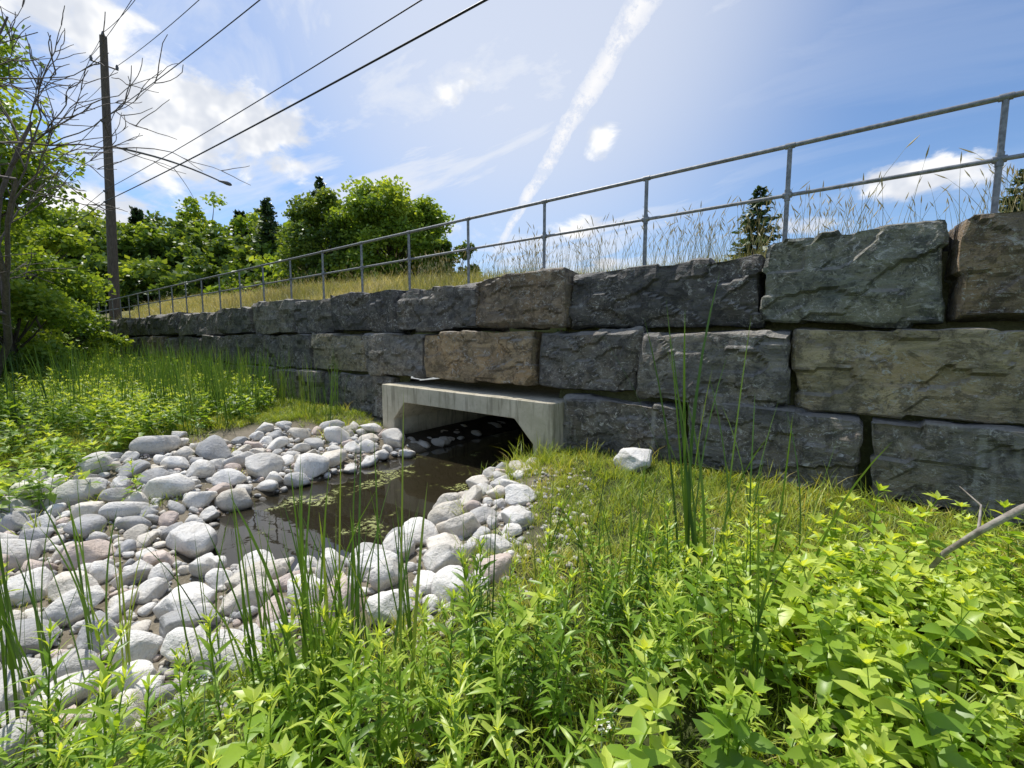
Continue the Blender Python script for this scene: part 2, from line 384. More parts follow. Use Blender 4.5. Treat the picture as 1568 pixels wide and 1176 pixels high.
# ------------------------------------------------------------------ railing
parts=[];YR=5.86
posts=[.90+1.6*k for k in range(4,-23,-1)]
xl,xr=posts[-1],posts[0]
for zz,rr in ((4.10,.024),(3.58,.020)):
    parts+=tubep([(x,YR,zz) for x in np.linspace(xl-.0,xr,40)],rr,10)
for x in posts:
    parts+=tubep([(x,YR,2.85),(x,YR,4.075)],.024,10)
    parts+=tubep([(x,YR,2.93),(x,YR,2.97)],.075,10)
    for zz in (4.10,3.58): parts+=tubep([(x-.045,YR,zz),(x+.045,YR,zz)],.031,10)
    parts+=tubep([(x,YR,3.52),(x,YR,3.64)],.030,10)
parts+=tubep([(xl,YR,4.10),(xl-.25,YR,4.06),(xl-.38,YR,3.9),(xl-.38,YR,3.75),(xl-.25,YR,3.6),(xl,YR,3.58)],.024,8)
mesh_obj('metal_railing',parts,[M_galv],True)

# ------------------------------------------------------------------ utility pole, wires
PX,PY=-34.8,6.6;PB0=np.array([PX,PY,2.6]);PT=np.array([PX+.6,PY+.45,18.8])
def pp(z): t=(z-2.6)/(18.8-2.6);return PB0+(PT-PB0)*t
up=empty('utility_pole')
parts=tubep([pp(z) for z in np.linspace(2.6,18.8,12)],np.linspace(.27,.17,12),12)
mesh_obj('pole_shaft',parts,[M_pole],True,up)
parts=[]
for z,h_ in ((17.3,.6),):
    c=pp(z);parts+=tubep([c+np.array([0,-h_,0]),c+np.array([0,h_,0])],.045,6)
    for yy in(-h_+.05,h_-.05): parts+=tubep([c+np.array([0,yy,0]),c+np.array([0,yy,.12]),c+np.array([0,yy,.25])],[.05,.08,.04],8)
parts+=tubep([pp(18.7),pp(18.7)+np.array([0,0,.18]),pp(18.7)+np.array([0,0,.36])],[.05,.09,.04],8)
for z in (14.2,10.4,9.8): parts+=tubep([pp(z)+np.array([.1,-.2,0]),pp(z)+np.array([.25,-.3,0])],[.07,.05],8)
mesh_obj('crossarms_and_insulators',parts,[M_lamp],True,up)
a0=pp(13.0);pts=[a0+np.array([.1*t,5.6*t,.15*math.sin(math.pi*t*.9)-.5*t*t]) for t in np.linspace(0,1,12)]
parts=tubep(pts,np.linspace(.07,.045,12),8)
parts+=tubep([a0+np.array([0,0,-1.1]),pts[3]],.025,6)
mesh_obj('lamp_arm',parts,[M_lamp],True,up)
e=pts[-1];parts=tubep([e+np.array([0,-.1,0]),e+np.array([0,.15,.0]),e+np.array([0,.4,-.02]),e+np.array([0,.6,-.05]),e+np.array([0,.7,-.07])],[.05,.09,.13,.11,.04],12)
mesh_obj('cobra_head_lamp',parts,[M_lamp],True,up)
wp=empty('power_lines')
def wire(P0,P1,sag,r,name):
    P0=np.array(P0,float);P1=np.array(P1,float);P2=P0+(P1-P0)*1.9;P_=P0-(P1-P0)*1.2
    pts=np.array([P_+(P2-P_)*t for t in np.linspace(0,1,60)]);u=np.linspace(-1.2,1.9,60);u=np.where(u<0,-u/1.2,u/1.9)
    pts[:,2]-=sag*(4*u*(1-u))
    mesh_obj(name,tubep(pts,r,6),[M_wire],True,wp)
sg=.35
wire(pp(9.8)+np.array([.2,-.3,0]),(-5.46,6.3,7.86+sg),sg,.022,'cable_low')
wire(pp(10.4)+np.array([.2,-.3,0]),(-7.4,6.57,8.85+sg),sg,.014,'cable_mid')
wire(pp(14.2)+np.array([.2,-.3,0]),(-15.5,7.1,12.65+sg),sg,.018,'cable_neutral')
wire(pp(17.5)+np.array([0,.55,0]),(-19.4,6.8,14.2+sg),sg,.014,'conductor_a')
wire(pp(17.5)+np.array([0,-.55,0]),(-25.5,6.3,16.5+sg),sg,.014,'conductor_b')
wire(pp(19.0),(-26.5,6.6,17.0+sg),sg,.014,'conductor_c')

# ------------------------------------------------------------------ leaves and plants
def leafm(L,W,rows,fold=.25,droop=.25,kind=0):
    s=np.linspace(0,1,rows)
    if kind==0: pr=np.sin(np.pi*np.clip(s,0,1)**.75)**.9
    else: pr=np.sin(np.pi*s**.85)**.8
    pr=np.nan_to_num(pr);pr[0]=max(pr[0],.08);pr[-1]=.02
    V=[]
    for c in (-1,0,1):
        y=c*W/2*pr;x=L*s;z=-droop*L*s**2+fold*np.abs(y)
        V.append(np.stack([x,y,z],-1))
    V=np.concatenate(V);n=rows;F=[]
    for c in (0,1):
        for i in range(n-1): F.append((c*n+i,c*n+i+1,(c+1)*n+i+1,(c+1)*n+i))
    return V,np.array(F)
def rotm(az,el,roll=0):
    ca,sa,ce,se=math.cos(az),math.sin(az),math.cos(el),math.sin(el);cr,sr=math.cos(roll),math.sin(roll)
    Rz=np.array([[ca,-sa,0],[sa,ca,0],[0,0,1]]);Ry=np.array([[ce,0,-se],[0,1,0],[se,0,ce]]);Rx=np.array([[1,0,0],[0,cr,-sr],[0,sr,cr]])
    return Rz@Ry@Rx
def join(parts):
    V=[];F=[];T=[];o=0
    for v,f,t in parts:
        V.append(v);F.append(f+o);T.append(np.broadcast_to(t,(len(v),)));o+=len(v)
    return np.concatenate(V),np.concatenate(F),np.concatenate(T)
def plant(r,H,kind,lod,ll,lw,gap,el0=.3):
    lean=r.uniform(-.2,.2,2)*H
    def st(t): return np.array([lean[0]*t*t,lean[1]*t*t,H*t])
    ps=[];v,f=tube([st(t) for t in (0,.35,.7,1)],[.004,.0035,.003,.0015],3);ps.append((v,f,.35))
    n=int(H/gap);az=r.uniform(0,6.28);rows=4 if lod==0 else 3
    for i in range(n):
        t=.15+.85*(i+1)/n
        sz=(1.0-.5*max(0,(t-.7)/.3))*(.75+.25*min(1,t/.3))*r.uniform(.7,1.25)
        k=2 if kind==0 else 1
        az+= math.pi/2+r.normal()*.2 if kind==0 else 2.4+r.normal()*.25
        for j in range(k):
            v,f=leafm(ll*sz,lw*sz*r.uniform(.85,1.15),rows,r.uniform(.1,.45),r.uniform(.1,.6),kind)
            el=el0+(.9 if kind else .7)*max(0,t-.5)*1.6+r.normal()*.22
            v=v@rotm(az+j*math.pi,el,r.normal()*.35).T+st(t)
            yl=.35 if (r.random()<.015 and t<.6) else 0
            ps.append((v,f,np.clip(.18+.48*t*t+r.normal()*.15+(.12 if t>.9 else 0)+yl,0,1)))  # yellower young tips; low leaves tinted darker as painted shade in the gaps
    for j in range(5):
        v,f=leafm(ll*.5,lw*.5,3,.4,.1,kind);v=v@rotm(j*1.26+r.random(),.8+r.normal()*.15).T+st(1);ps.append((v,f,np.clip(.78+r.normal()*.1,0,1)))
    return join(ps)
def blades(r,n,H,W,spread,rows,cur,ts=.15,base=.5,rad=.04):
    ps=[]
    for i in range(n):
        h=H*r.uniform(.55,1.05);s=np.linspace(0,1,rows);az=r.uniform(0,6.28);l=abs(r.normal())*spread;c=r.uniform(0,cur)
        x=h*(l*s+c*s**2.5);z=h*s*(1-.35*c*s);w=W/2*np.sqrt(np.clip(1-s**2.2,0.002,1))*r.uniform(.7,1.2)
        tw=az+math.pi/2+r.normal()*.6
        P=np.stack([x*math.cos(az),x*math.sin(az),z],-1)+np.array([r.normal()*rad,r.normal()*rad,0])
        D=np.array([math.cos(tw),math.sin(tw),0])
        V=np.concatenate([P-w[:,None]*D,P+w[:,None]*D]);F=np.array([(i_,i_+1,rows+i_+1,rows+i_) for i_ in range(rows-1)])
        ps.append((V,F,np.clip(base+r.normal()*ts+.15*np.concatenate([s,s])-.1,0,1)))
    return join(ps)
def scatter(temps,X,Y,r,smin,smax,tilt=.12,tsd=.1,zoff=-.02,Zf=height,tadd=None):
    X=np.asarray(X);Y=np.asarray(Y);Z=Zf(X,Y)+zoff;out=[];which=r.integers(0,len(temps),len(X))
    for k,(V,F,T) in enumerate(temps):
        s_=np.where(which==k)[0]
        if len(s_)==0: continue
        m=len(s_);az=r.uniform(0,6.28,m);sc=r.uniform(smin,smax,m);tx=r.normal(size=m)*tilt;ty=r.normal(size=m)*tilt
        c,s=np.cos(az),np.sin(az)
        R=np.zeros((m,3,3));R[:,0,0]=c;R[:,0,1]=-s;R[:,1,0]=s;R[:,1,1]=c;R[:,2,2]=1
        R[:,0,2]=tx;R[:,1,2]=ty;R[:,2,0]=-(tx*c+ty*s);R[:,2,1]=-(-tx*s+ty*c)
        P=np.einsum('mij,nj->mni',R,V)*sc[:,None,None]+np.stack([X[s_],Y[s_],Z[s_]],-1)[:,None]
        FF=(F[None]+np.arange(m)[:,None,None]*len(V)).reshape(-1,F.shape[1])
        ta=r.normal(size=m)*tsd+(tadd[s_] if tadd is not None else 0)
        TT=np.clip(T[None]+ta[:,None],0,1).ravel()
        out.append((P.reshape(-1,3),FF,0,TT))
    return out
def inpoly(x,y,P):
    P=np.asarray(P);r=np.zeros(x.shape,bool);j=len(P)-1
    for i in range(len(P)):
        c=((P[i,1]>y)!=(P[j,1]>y))&(x<(P[j,0]-P[i,0])*(y-P[i,1])/(P[j,1]-P[i,1]+1e-12)+P[i,0]);r^=c;j=i
    return r
def samp(r,x0,x1,y0,y1,dens,mask):
    n=int((x1-x0)*(y1-y0)*dens);x=r.uniform(x0,x1,n);y=r.uniform(y0,y1,n);m=mask(x,y);return x[m],y[m]
r=np.random.default_rng(5)
FG=[(-4.6,-3),(-4.2,-1.2),(-3.1,-.3),(-2.45,.15),(-1.8,.85),(-1.5,1.9),(-1.0,2.75),(.7,3.95),(5,4.6),(6,-3)]
narrow=[plant(r,r.uniform(.42,.60),1,0,.092,.018,.0135,.45) for _ in range(8)]
broad=[plant(r,r.uniform(.36,.56),0,0,.105,.05,.052,.12) for _ in range(10)]
def mfg(x,y): return inpoly(x+.18*n2(x,y,2,7),y+.18*n2(x,y,2,8),FG)
x,y=samp(r,-5,5.5,-2,5,64,lambda x,y:mfg(x,y)&(x*x+y*y>.2))
patch=n2(x,y,.8,21)*.5+.30*np.clip(x+.75,-1.6,1.2)+.10*r.normal(size=len(x))
sel=patch>0.02
tp=.18*n2(x,y,1.3,23)+.12
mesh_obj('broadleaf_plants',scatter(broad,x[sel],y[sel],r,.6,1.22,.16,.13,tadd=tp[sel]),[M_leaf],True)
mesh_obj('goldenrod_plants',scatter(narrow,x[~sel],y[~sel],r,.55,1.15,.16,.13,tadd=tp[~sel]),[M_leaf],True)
LB=[(-20,-5),(-20,4.5),(-16,5.2),(-11,5.1),(-9.6,4.0),(-9.0,3.4),(-8.4,1.7),(-6.9,.6),(-6.8,-.4),(-9,-2),(-12,-4.8)]
nar2=[plant(r,r.uniform(.4,.6),1,1,.12,.03,.026,.4) for _ in range(5)]
bro2=[plant(r,r.uniform(.35,.5),0,1,.14,.07,.07,.15) for _ in range(5)]
x,y=samp(r,-20,-6,-5,5.3,30,lambda x,y:inpoly(x+.2*n2(x,y,1.5,7),y+.2*n2(x,y,1.5,8),LB))
xa,ya=samp(r,-9.5,-3.2,-1.5,2.4,2.0,lambda x,y:(n2(x,y,1.1,91)>.25)&(height(x,y)>.11))
x=np.concatenate([x,xa]);y=np.concatenate([y,ya])
sel=n2(x,y,.6,31)>.1;hp=.2*n2(x,y,.9,33)+.1
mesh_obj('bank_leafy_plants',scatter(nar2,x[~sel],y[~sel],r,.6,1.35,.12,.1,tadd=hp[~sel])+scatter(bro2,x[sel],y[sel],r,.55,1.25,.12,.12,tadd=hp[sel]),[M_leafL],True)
x,y=samp(r,-38,-15,-6,5.2,7,lambda x,y:x<1e9)
mesh_obj('wetland_plants',scatter(nar2+bro2,x,y,r,1.0,1.7,.1,.1,tadd=np.full(len(x),-.05)),[M_leafL],True)
gt=[blades(r,12,r.uniform(.08,.17),.006,.5,4,.8,.15,.4,.03) for _ in range(6)]
def gm(x,y):
    d,s=dA(x,y);db,_=pdist(x,y,PB);return (np.where(s>0,d>2.3+.4*n2(x,y,2,3),d>3.6)|((s>0)&(y>4.4)&(d>1.35))|((s<0)&(y>4.3)&(d>2.4)))&(db>2.2)&(y<5.32)
x,y=samp(r,-11,5,-1.5,5.4,200,gm)
xa,ya=samp(r,-10,-2,-2,4.6,18,lambda x,y:(n2(x,y,1.3,93)>.2)&(height(x,y)>.09))
x=np.concatenate([x,xa]);y=np.concatenate([y,ya])
mesh_obj('grass',scatter(gt,x,y,r,.6,1.4,.15,.13,tadd=.25*n2(x,y,1.0,44)+.08),[M_grass])
gt2=[blades(r,14,r.uniform(.22,.38),.008,.35,5,.9,.18,.4,.04) for _ in range(5)]
x,y=samp(r,-3.5,5,4.6,5.3,8,lambda x,y:height(x,y)>.3)
x2,y2=r.normal(size=46)*.28-3.35,r.normal(size=46)*.25+4.65
x3,y3=samp(r,-9,-7.2,4.2,5.3,9,lambda x,y:x<9)
x4,y4=samp(r,-9,-2,-1.5,4.2,1.2,lambda x,y:(height(x,y)>.1)&(n2(x,y,1.3,93)>.0))
x=np.concatenate([x,x2,x3,x4]);y=np.minimum(np.concatenate([y,y2,y3,y4]),5.3)
mesh_obj('tall_grass_tufts',scatter(gt2,x,y,r,.6,1.3,.12,.15,tadd=np.full(len(x),.1)),[M_grass])
ct=[blades(r,6,1.25,.012,.06,9,.25,.15,.5,.05) for _ in range(8)]
spots=[(-1.54,.87,9,.16,1),(-1.75,.75,5,.12,.9),(-2.3,.75,4,.14,.85),(-2.9,.3,4,.2,.9),(-.62,2.72,3,.05,1.45),(-.45,2.9,2,.2,1.0),(-1.2,2.05,5,.16,.85),(-.8,2.2,4,.2,.95),(-1.15,1.2,3,.2,.8),(-.3,2.1,2,.2,.9),(-3.6,-.1,5,.3,1.0),(-4.6,-1.0,6,.4,1.1)]
P=[]
for cx,cy,n,sd_,sc in spots:
    P+=scatter(ct,cx+r.normal(size=n)*sd_,cy+r.normal(size=n)*sd_,r,sc*.75,sc*1.1,.06,.14)
x,y=samp(r,-19,-7.6,-3.5,5.2,6,lambda x,y:inpoly(x,y,LB)&(n2(x,y,.5,51)+.25*(y-1.6)>0))
P+=scatter(ct,x,y,r,.7,1.35,.07,.14)
x,y=samp(r,-17,-8,2.6,5.2,11,lambda x,y:inpoly(x,y,LB)|(y>4.4));P+=scatter(ct,x,y,r,.7,1.25,.07,.14)
x,y=samp(r,-34,-16,0,5.2,2.5,lambda x,y:x<9);P+=scatter(ct,x,y,r,.9,1.4,.06,.12)
mesh_obj('cattails',P,[M_cat])
# bank meadow
mg=[blades(r,14,r.uniform(.4,.6),.008,.28,5,.7,.2,.5,.07) for _ in range(6)]
x,y=samp(r,-38,-6,6.15,10.5,20,lambda x,y:x<99)
x1,y1=samp(r,-16,-5,6.15,8.5,22,lambda x,y:x<99)
x=np.concatenate([x,x1]);y=np.concatenate([y,y1])
x2,y2=samp(r,-6,7,6.3,10,34,lambda x,y:x<99)
tt=lambda x,y:.3*n2(x,y,.5,61)-.1*(y<7)
mesh_obj('meadow_grass',scatter(mg,x,y,r,.55,1.15,.1,.14,tadd=tt(x,y))+scatter(mg,x2,y2,r,.4,.8,.1,.14,tadd=tt(x2,y2)-.15),[M_dry])
def stalk(r):
    ps=[];n=4
    for i in range(n):
        H=r.uniform(.6,1.0);dx,dy=r.normal(size=2)*.14;bx,by=r.normal(size=2)*.12;pts=[np.array([bx+dx*t*t,by+dy*t*t,H*t]) for t in np.linspace(0,1,6)]
        v,f=tube(pts,[.0035,.003,.0028,.0025,.002,.001],3);ps.append((v,f,.45))
        hd=[pts[-1]+(np.array([dx*.3*t,dy*.3*t,.10*t])) for t in np.linspace(0,1,4)];v,f=tube(hd,[.0015,.007,.005,.001],4);ps.append((v,f,.8))
    return join(ps)
stt=[stalk(r) for _ in range(6)]
x,y=samp(r,-20,6,6.1,8.0,10,lambda x,y:n2(x,y,.6,71)>-.25)
x1,y1=samp(r,-5,6,6.1,7.6,16,lambda x,y:n2(x,y,.8,72)>-.3)
mesh_obj('grass_seed_stalks',scatter(stt,x,y,r,.6,1.0,.08,.12)+scatter(stt,x1,y1,r,.65,1.05,.1,.12),[M_dry])
def umbel(r):
    ps=[];v,f=tube([(0,0,0),(0,0,.42)],[.003,.002],3);ps.append((v,f,.1))
    for i in range(34):
        a=r.uniform(0,6.28);q=math.sqrt(r.random())*.028;c=np.array([math.cos(a)*q,math.sin(a)*q,.43-q*.2+r.normal()*.004]);s=.0028
        for w in (0,.8):
            vv=np.array([(-s,-s,0),(s,-s,.001),(s,s,0),(-s,s,.001)])@rotm(w,r.normal()*.3).T+c;ps.append((vv,np.array([(0,1,2,3)]),.9))
    return join(ps)
um=[umbel(r) for _ in range(3)]
ux=np.array([-.55,.1,-1.9,.9,-.6]);uy=np.array([1.15,2.9,.5,3.3,2.6])
mesh_obj('white_flowers',scatter(um,ux,uy,r,.9,1.05,.1,0),[M_flower])

# ------------------------------------------------------------------ river rocks
import bmesh
def ico(sub):
    bm=bmesh.new();bmesh.ops.create_icosphere(bm,subdivisions=sub,radius=1);V=np.array([v.co[:] for v in bm.verts]);F=np.array([[v.index for v in f.verts] for f in bm.faces]);bm.free();return V,F
ICO={k:ico(k) for k in (1,2,3,4)}
def rock_t(sub,seed):
    r=np.random.default_rng(seed);V,F=ICO[sub];V=V.copy()
    for k in range(r.integers(8,16)):
        n=r.normal(size=3);n/=np.linalg.norm(n);o=r.uniform(.56,.87);e=np.maximum(V@n-o,0);V-=e[:,None]*n*.93
    V+=V*(.10*vnoise(V,1.3,seed)+.045*vnoise(V,3.5,seed)+.018*vnoise(V,9,seed))[:,None]
    V*=np.array([1.1,r.uniform(.68,1.0),r.uniform(.52,.85)])
    return V,F
T3=[rock_t(3,200+i) for i in range(24)];T2=[rock_t(2,300+i) for i in range(14)];T4=[rock_t(4,400+i) for i in range(14)]
r=np.random.default_rng(9)
def rmask(x,y):
    d,s=dA(x,y);db,_=pdist(x,y,PB)
    L=(s<0)&(d>1.10)&(d<3.35+.4*n2(x,y,1,3));R=(s>=0)&(d>1.08)&(d<2.2+.3*n2(x,y,1,3))&(y<4.9)
    E=(db<2.0+.35*n2(x,y,1,5))&(d>1.14)&(x>-11)
    return (L|R|E)&(y<5.05)&(y>-4)&(x<-1.7)&~((s<0)&(y>3.9)&(d>2.9))
placed=np.zeros((0,3));parts=[]
cols=[(.74,.72,.67),(.68,.66,.61),(.78,.76,.71),(.55,.54,.51),(.66,.56,.49),(.62,.58,.50),(.44,.44,.43),(.74,.69,.60),(.77,.75,.70),(.70,.68,.63)]
for smin,smax,ntry,ov in ((.24,.30,170,.88),(.165,.235,1400,.84),(.105,.165,5000,.79),(.05,.10,9000,.73)):
    x=r.uniform(-11,-1.6,ntry);y=r.uniform(-3.5,5.1,ntry);m=rmask(x,y)&((n2(x,y,.9,81)>-.55)|(smax<.17));x=x[m];y=y[m]
    for a,b in zip(x,y):
        s=r.uniform(smin,smax)
        d_,sd_=dA(np.array(a),np.array(b))
        if sd_>0 and s>.21: continue
        if len(placed):
            q=np.hypot(placed[:,0]-a,placed[:,1]-b)
            if (q<(placed[:,2]+s)*ov).any(): continue
        placed=np.vstack([placed,(a,b,s)])
        near=math.hypot(a,b)<5.5
        T=(T4 if (near and s>.15) else T3 if (s>.09) else T2);V,F=T[r.integers(len(T))]
        R=rotm(r.uniform(0,6.28),r.normal()*.3,r.normal()*.3);z=float(height(np.array(a),np.array(b)))
        c=np.array(cols[r.integers(len(cols))])*r.uniform(.85,1.05)
        parts.append((V@R.T*s+np.array([a,b,z+s*.30]),F,0,.5,tuple(c)))
for i in range(26):
    a=-6.05-r.random()*.6;b=5.2+r.random()*2.6;s=r.uniform(.08,.17);V,F=T3[r.integers(14)];parts.append((V*s+np.array([a,b,.06]),F,0,.5,(.45,.42,.36)))
n=11000;x=r.uniform(-11,-1.3,n);y=r.uniform(-3.5,5.1,n);d_,s_=dA(x,y);m=rmask(x,y)|((s_>0)&(d_>1.1)&(d_<2.9)&(y<4.6));x=x[m];y=y[m];z=height(x,y)
P1=[rock_t(1,500+i) for i in range(5)]
for a,b,c in zip(x,y,z):
    V,F=P1[r.integers(5)];s=r.uniform(.012,.045);parts.append((V*s+np.array([a,b,c+s*.3]),F,0,.5,tuple(np.array(cols[r.integers(8)])*.8)))
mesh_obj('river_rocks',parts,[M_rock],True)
V,F=T4[2];mesh_obj('pale_boulder',[(V*np.array([.22,.24,.25])@rotm(.5,.1).T+np.array([-2.0,4.95,.60]),F,0,.5,(.76,.74,.70))],[M_rock],True)

# ------------------------------------------------------------------ trees
def quadleaves(r,C,size,tint):
    n=len(C);a=r.normal(size=(n,3));a[:,2]*=.7;a/=np.linalg.norm(a,axis=1)[:,None];b=np.cross(a,r.normal(size=(n,3)));b/=np.linalg.norm(b,axis=1)[:,None]
    s=size*r.uniform(.6,1.3,n)[:,None]
    V=np.stack([C-a*s,C+b*s*.6,C+a*s,C-b*s*.6],1).reshape(-1,3);F=np.arange(4*n).reshape(n,4);return V,F,np.repeat(tint,4)
def decid(seed,base,H,R,nc,nl,ls,lo=.15,tb=0.,cs=1.):
    r=np.random.default_rng(seed);base=np.array(base,float);trunk=[];crown=[]
    tr=H*.018+.05;top_=base+np.array([r.normal()*.3,r.normal()*.3,H*.8])
    trunk+=tubep([base+(top_-base)*t+np.array([math.sin(t*5+seed)*.12,math.cos(t*4)*.1,0]) for t in np.linspace(0,1,8)],np.linspace(tr,tr*.25,8),8)
    for i in range(nc):
        u=r.normal(size=3);u/=np.linalg.norm(u);q=r.uniform(.3,1.04)**.6
        zc=H*(lo+(1-lo)*.5);c=base+np.array([u[0]*R*q,u[1]*R*q,zc+u[2]*H*(1-lo)*.5*q*.93])
        cr=R*r.uniform(.17,.36)*cs
        if i%2==0:
            tt=np.clip((c[2]-base[2])/H*.75-.08,.12,.95);p0=base+(top_-base)*tt
            mid_=(p0+c)/2+np.array([0,0,-.04*H*.5]);trunk+=tubep([p0,mid_,c],[tr*.35,tr*.22,tr*.06],5)
        w=r.normal(size=(nl,3));w/=np.linalg.norm(w,axis=1)[:,None];w*=(r.random((nl,1))**.45)*r.uniform(.8,1.25,(nl,1));P=c+w*np.array([cr,cr,cr*.72])
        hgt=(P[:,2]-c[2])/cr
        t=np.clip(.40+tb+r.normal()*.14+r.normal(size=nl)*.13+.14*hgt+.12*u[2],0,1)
        V,F,T=quadleaves(r,P,ls,t);crown.append((V,F,1,T))
    return trunk,crown
def conifer(seed,base,H,R,step=.45,fw=.2,dn=.22):
    r=np.random.default_rng(seed);base=np.array(base,float)
    trunk=tubep([base,base+np.array([0,0,H*.5]),base+np.array([0,0,H])],[H*.016,H*.009,.01],7);T=[];Vs=[]
    z=H*.06
    while z<H*.99:
        f=1-z/H;L=R*(f**.75)*r.uniform(.72,1.12)+.15;nb=int(7+6*f)
        for k in range(nb):
            az=r.uniform(0,6.28);l=L*r.uniform(.6,1.1);d=np.array([math.cos(az),math.sin(az),0]);sd=np.array([-d[1],d[0],0])
            n=max(3,int(l/dn));ttn=r.normal()*.12;zj=r.normal()*.08
            for i in range(n):
                t=(i+1)/n;p=base+d*l*t+np.array([0,0,z+zj-.22*l*t+.2*l*t*t]);w=.34*l*(1-t*.7)*.6+fw*.7
                for s_ in (-1,1):
                    tip=p+sd*s_*w+d*w*.7+np.array([0,0,-.3*w+r.normal()*.07])
                    wd=d*fw+np.array([0,0,fw*.6*r.normal()])
                    Vs.append([p-wd,tip-wd*.3,tip+wd*.3,p+wd]);T+= [np.clip(.4+ttn+.25*t+r.normal()*.12,0,1)]*4
        z+=step*(.4+.6*f)
    V=np.array(Vs).reshape(-1,3);F=np.arange(len(V)).reshape(-1,4);return trunk,[(V,F,1,np.array(T))]
def tree_obj(name,tc,matl,bark=None):
    e=empty(name);mesh_obj('trunk_and_limbs',[(p[0],p[1],0,.5) for p in tc[0]],[bark or M_bark],True,e)
    mesh_obj('crown',[(p[0],p[1],0,p[3]) for p in tc[1]],[matl],False,e)
gz=lambda x,y: float(height(np.array(x,float),np.array(y,float)))
for sd_,x,y,H,R,nc,nl,ls,lo in ((1,-21.8,-1.1,13.0,3.9,135,420,.10,.03),(2,-28.5,2.0,8.5,2.8,50,330,.11,.02),(3,-19.2,-3.0,9.5,3.3,80,360,.10,.02),(4,-34,1.2,7.5,3.0,45,260,.13,.0)):
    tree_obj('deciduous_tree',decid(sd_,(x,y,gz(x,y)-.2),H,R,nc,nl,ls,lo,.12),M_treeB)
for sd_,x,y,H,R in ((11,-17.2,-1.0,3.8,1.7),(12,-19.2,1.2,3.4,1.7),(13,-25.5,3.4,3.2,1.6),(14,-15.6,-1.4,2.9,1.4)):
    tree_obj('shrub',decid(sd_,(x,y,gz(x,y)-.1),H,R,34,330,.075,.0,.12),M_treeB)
# distant mass
P=[];mats=[M_bark,M_tree,M_treeB,M_fir]
r=np.random.default_rng(77)
A_=np.array([-112,-10.]);B_=np.array([-50.,39.])
for row,(off,n,hh) in enumerate(((-6,18,8.0),(1,20,14.5),(9,19,18.0),(18,16,21.5))):
    for i in range(n):
        t=(i+.5+r.normal()*.2)/n;c=A_+(B_-A_)*t+np.array([-.65,.75])*off+r.normal(size=2)*1.2
        H=hh*r.uniform(.85,1.08);z=gz(c[0],c[1])-.3
        if r.random()<.13 and row>1:
            tr,cr=conifer(900+row*50+i,(c[0],c[1],z),H*1.0,4.0,1.0,.42,.5);k=3
        else:
            nc_,nl_=(64,80) if row else (26,70)
            tr,cr=decid(700+row*50+i,(c[0],c[1],z),H,r.uniform(4.8,6.0),nc_,nl_,.40,.0,.02 if row else .08);k=1 if r.random()<.5 else 2
        P+=[(p[0],p[1],0,.5) for p in tr]+[(p[0],p[1],k,p[3]) for p in cr]
for i in range(16):
    t=i/15;c=np.array([-70,75.])+(np.array([95,110.])-np.array([-70,75.]))*t+r.normal(size=2)*4
    tr,cr=decid(1200+i,(c[0],c[1],3),r.uniform(8,13),6,18,60,.6,.0,-.05);P+=[(p[0],p[1],0,.5) for p in tr]+[(p[0],p[1],1,p[3]) for p in cr]
mesh_obj('distant_trees',P,mats)
tree_obj('deciduous_tree',decid(31,(-37.0,28.5,gz(-37,28.5)-.2),13.4,5.4,130,330,.20,.03,.12),M_treeB)
tree_obj('deciduous_tree',decid(33,(-43,25.5,gz(-43,25.5)-.2),13.2,4.4,90,300,.20,.03,.10),M_tree)
tree_obj('deciduous_tree',decid(32,(-30.5,30,3.4),8.5,2.6,40,200,.2,.0,.0),M_tree)
tree_obj('spruce_tree',conifer(41,(-50,28.5,4),16.6,3.8,.6,.22,.3),M_fir)
tree_obj('spruce_tree',conifer(44,(-60,27.,4),16.0,3.8,.6,.22,.3),M_fir)
tree_obj('spruce_tree',conifer(42,(-7.4,44.8,3.2),12.0,4.2,.62,.2,.3),M_fir)
tree_obj('spruce_tree',conifer(43,(12,66,3.2),15.5,5.0,.7,.25,.35),M_fir)
# bare tree
bp=[];rb=np.random.default_rng(3)
def branch(p,d,L,rad,dep):
    pts=[p];q=p.copy();dd=d.copy();n=5
    for i in range(n):
        dd=dd+rb.normal(size=3)*.13+np.array([0,0,.02]);dd/=np.linalg.norm(dd);q=q+dd*L/n;pts.append(q.copy())
    bp.append((*tube(pts,np.linspace(rad,rad*.6,n+1),6 if dep<2 else 4),0,.5))
    if dep>=5: return
    for k in range(3 if dep else 5):
        i=rb.integers(1 if dep else 3,n+1);ax=rb.normal(size=3);nd=dd+ax*.5+np.array([0.09,0.06,.05]);nd/=np.linalg.norm(nd);branch(pts[i],nd,L*rb.uniform(.52,.76),max(rad*.55,.009),dep+1)
Rv=np.array([.791,.611,0])
for b0,d0,L0 in (((-16.3,.7,.4),Rv*.42+np.array([0,0,1.]),4.8),((-16.9,.7,.4),Rv*.25+np.array([0,0,1.]),4.6)):
    d0=d0/np.linalg.norm(d0);branch(np.array(b0),d0,L0,.085,0)
mesh_obj('bare_tree',bp,[M_barebark],True)
fb=[np.array([.30,3.12,.62]),np.array([.42,3.06,.92]),np.array([.52,3.00,1.08]),np.array([.64,2.95,1.24]),np.array([.82,2.98,1.38]),np.array([1.1,3.05,1.55])]
mesh_obj('fallen_branch',tubep(fb,[.011,.013,.015,.017,.018,.02],8)+tubep([fb[2],fb[2]+np.array([.02,.12,.10]),fb[2]+np.array([-.05,.2,.16])],[.008,.005,.003],5)+tubep([fb[3],fb[3]+np.array([.05,-.05,.12])],[.008,.003],5),[M_palebark],True)

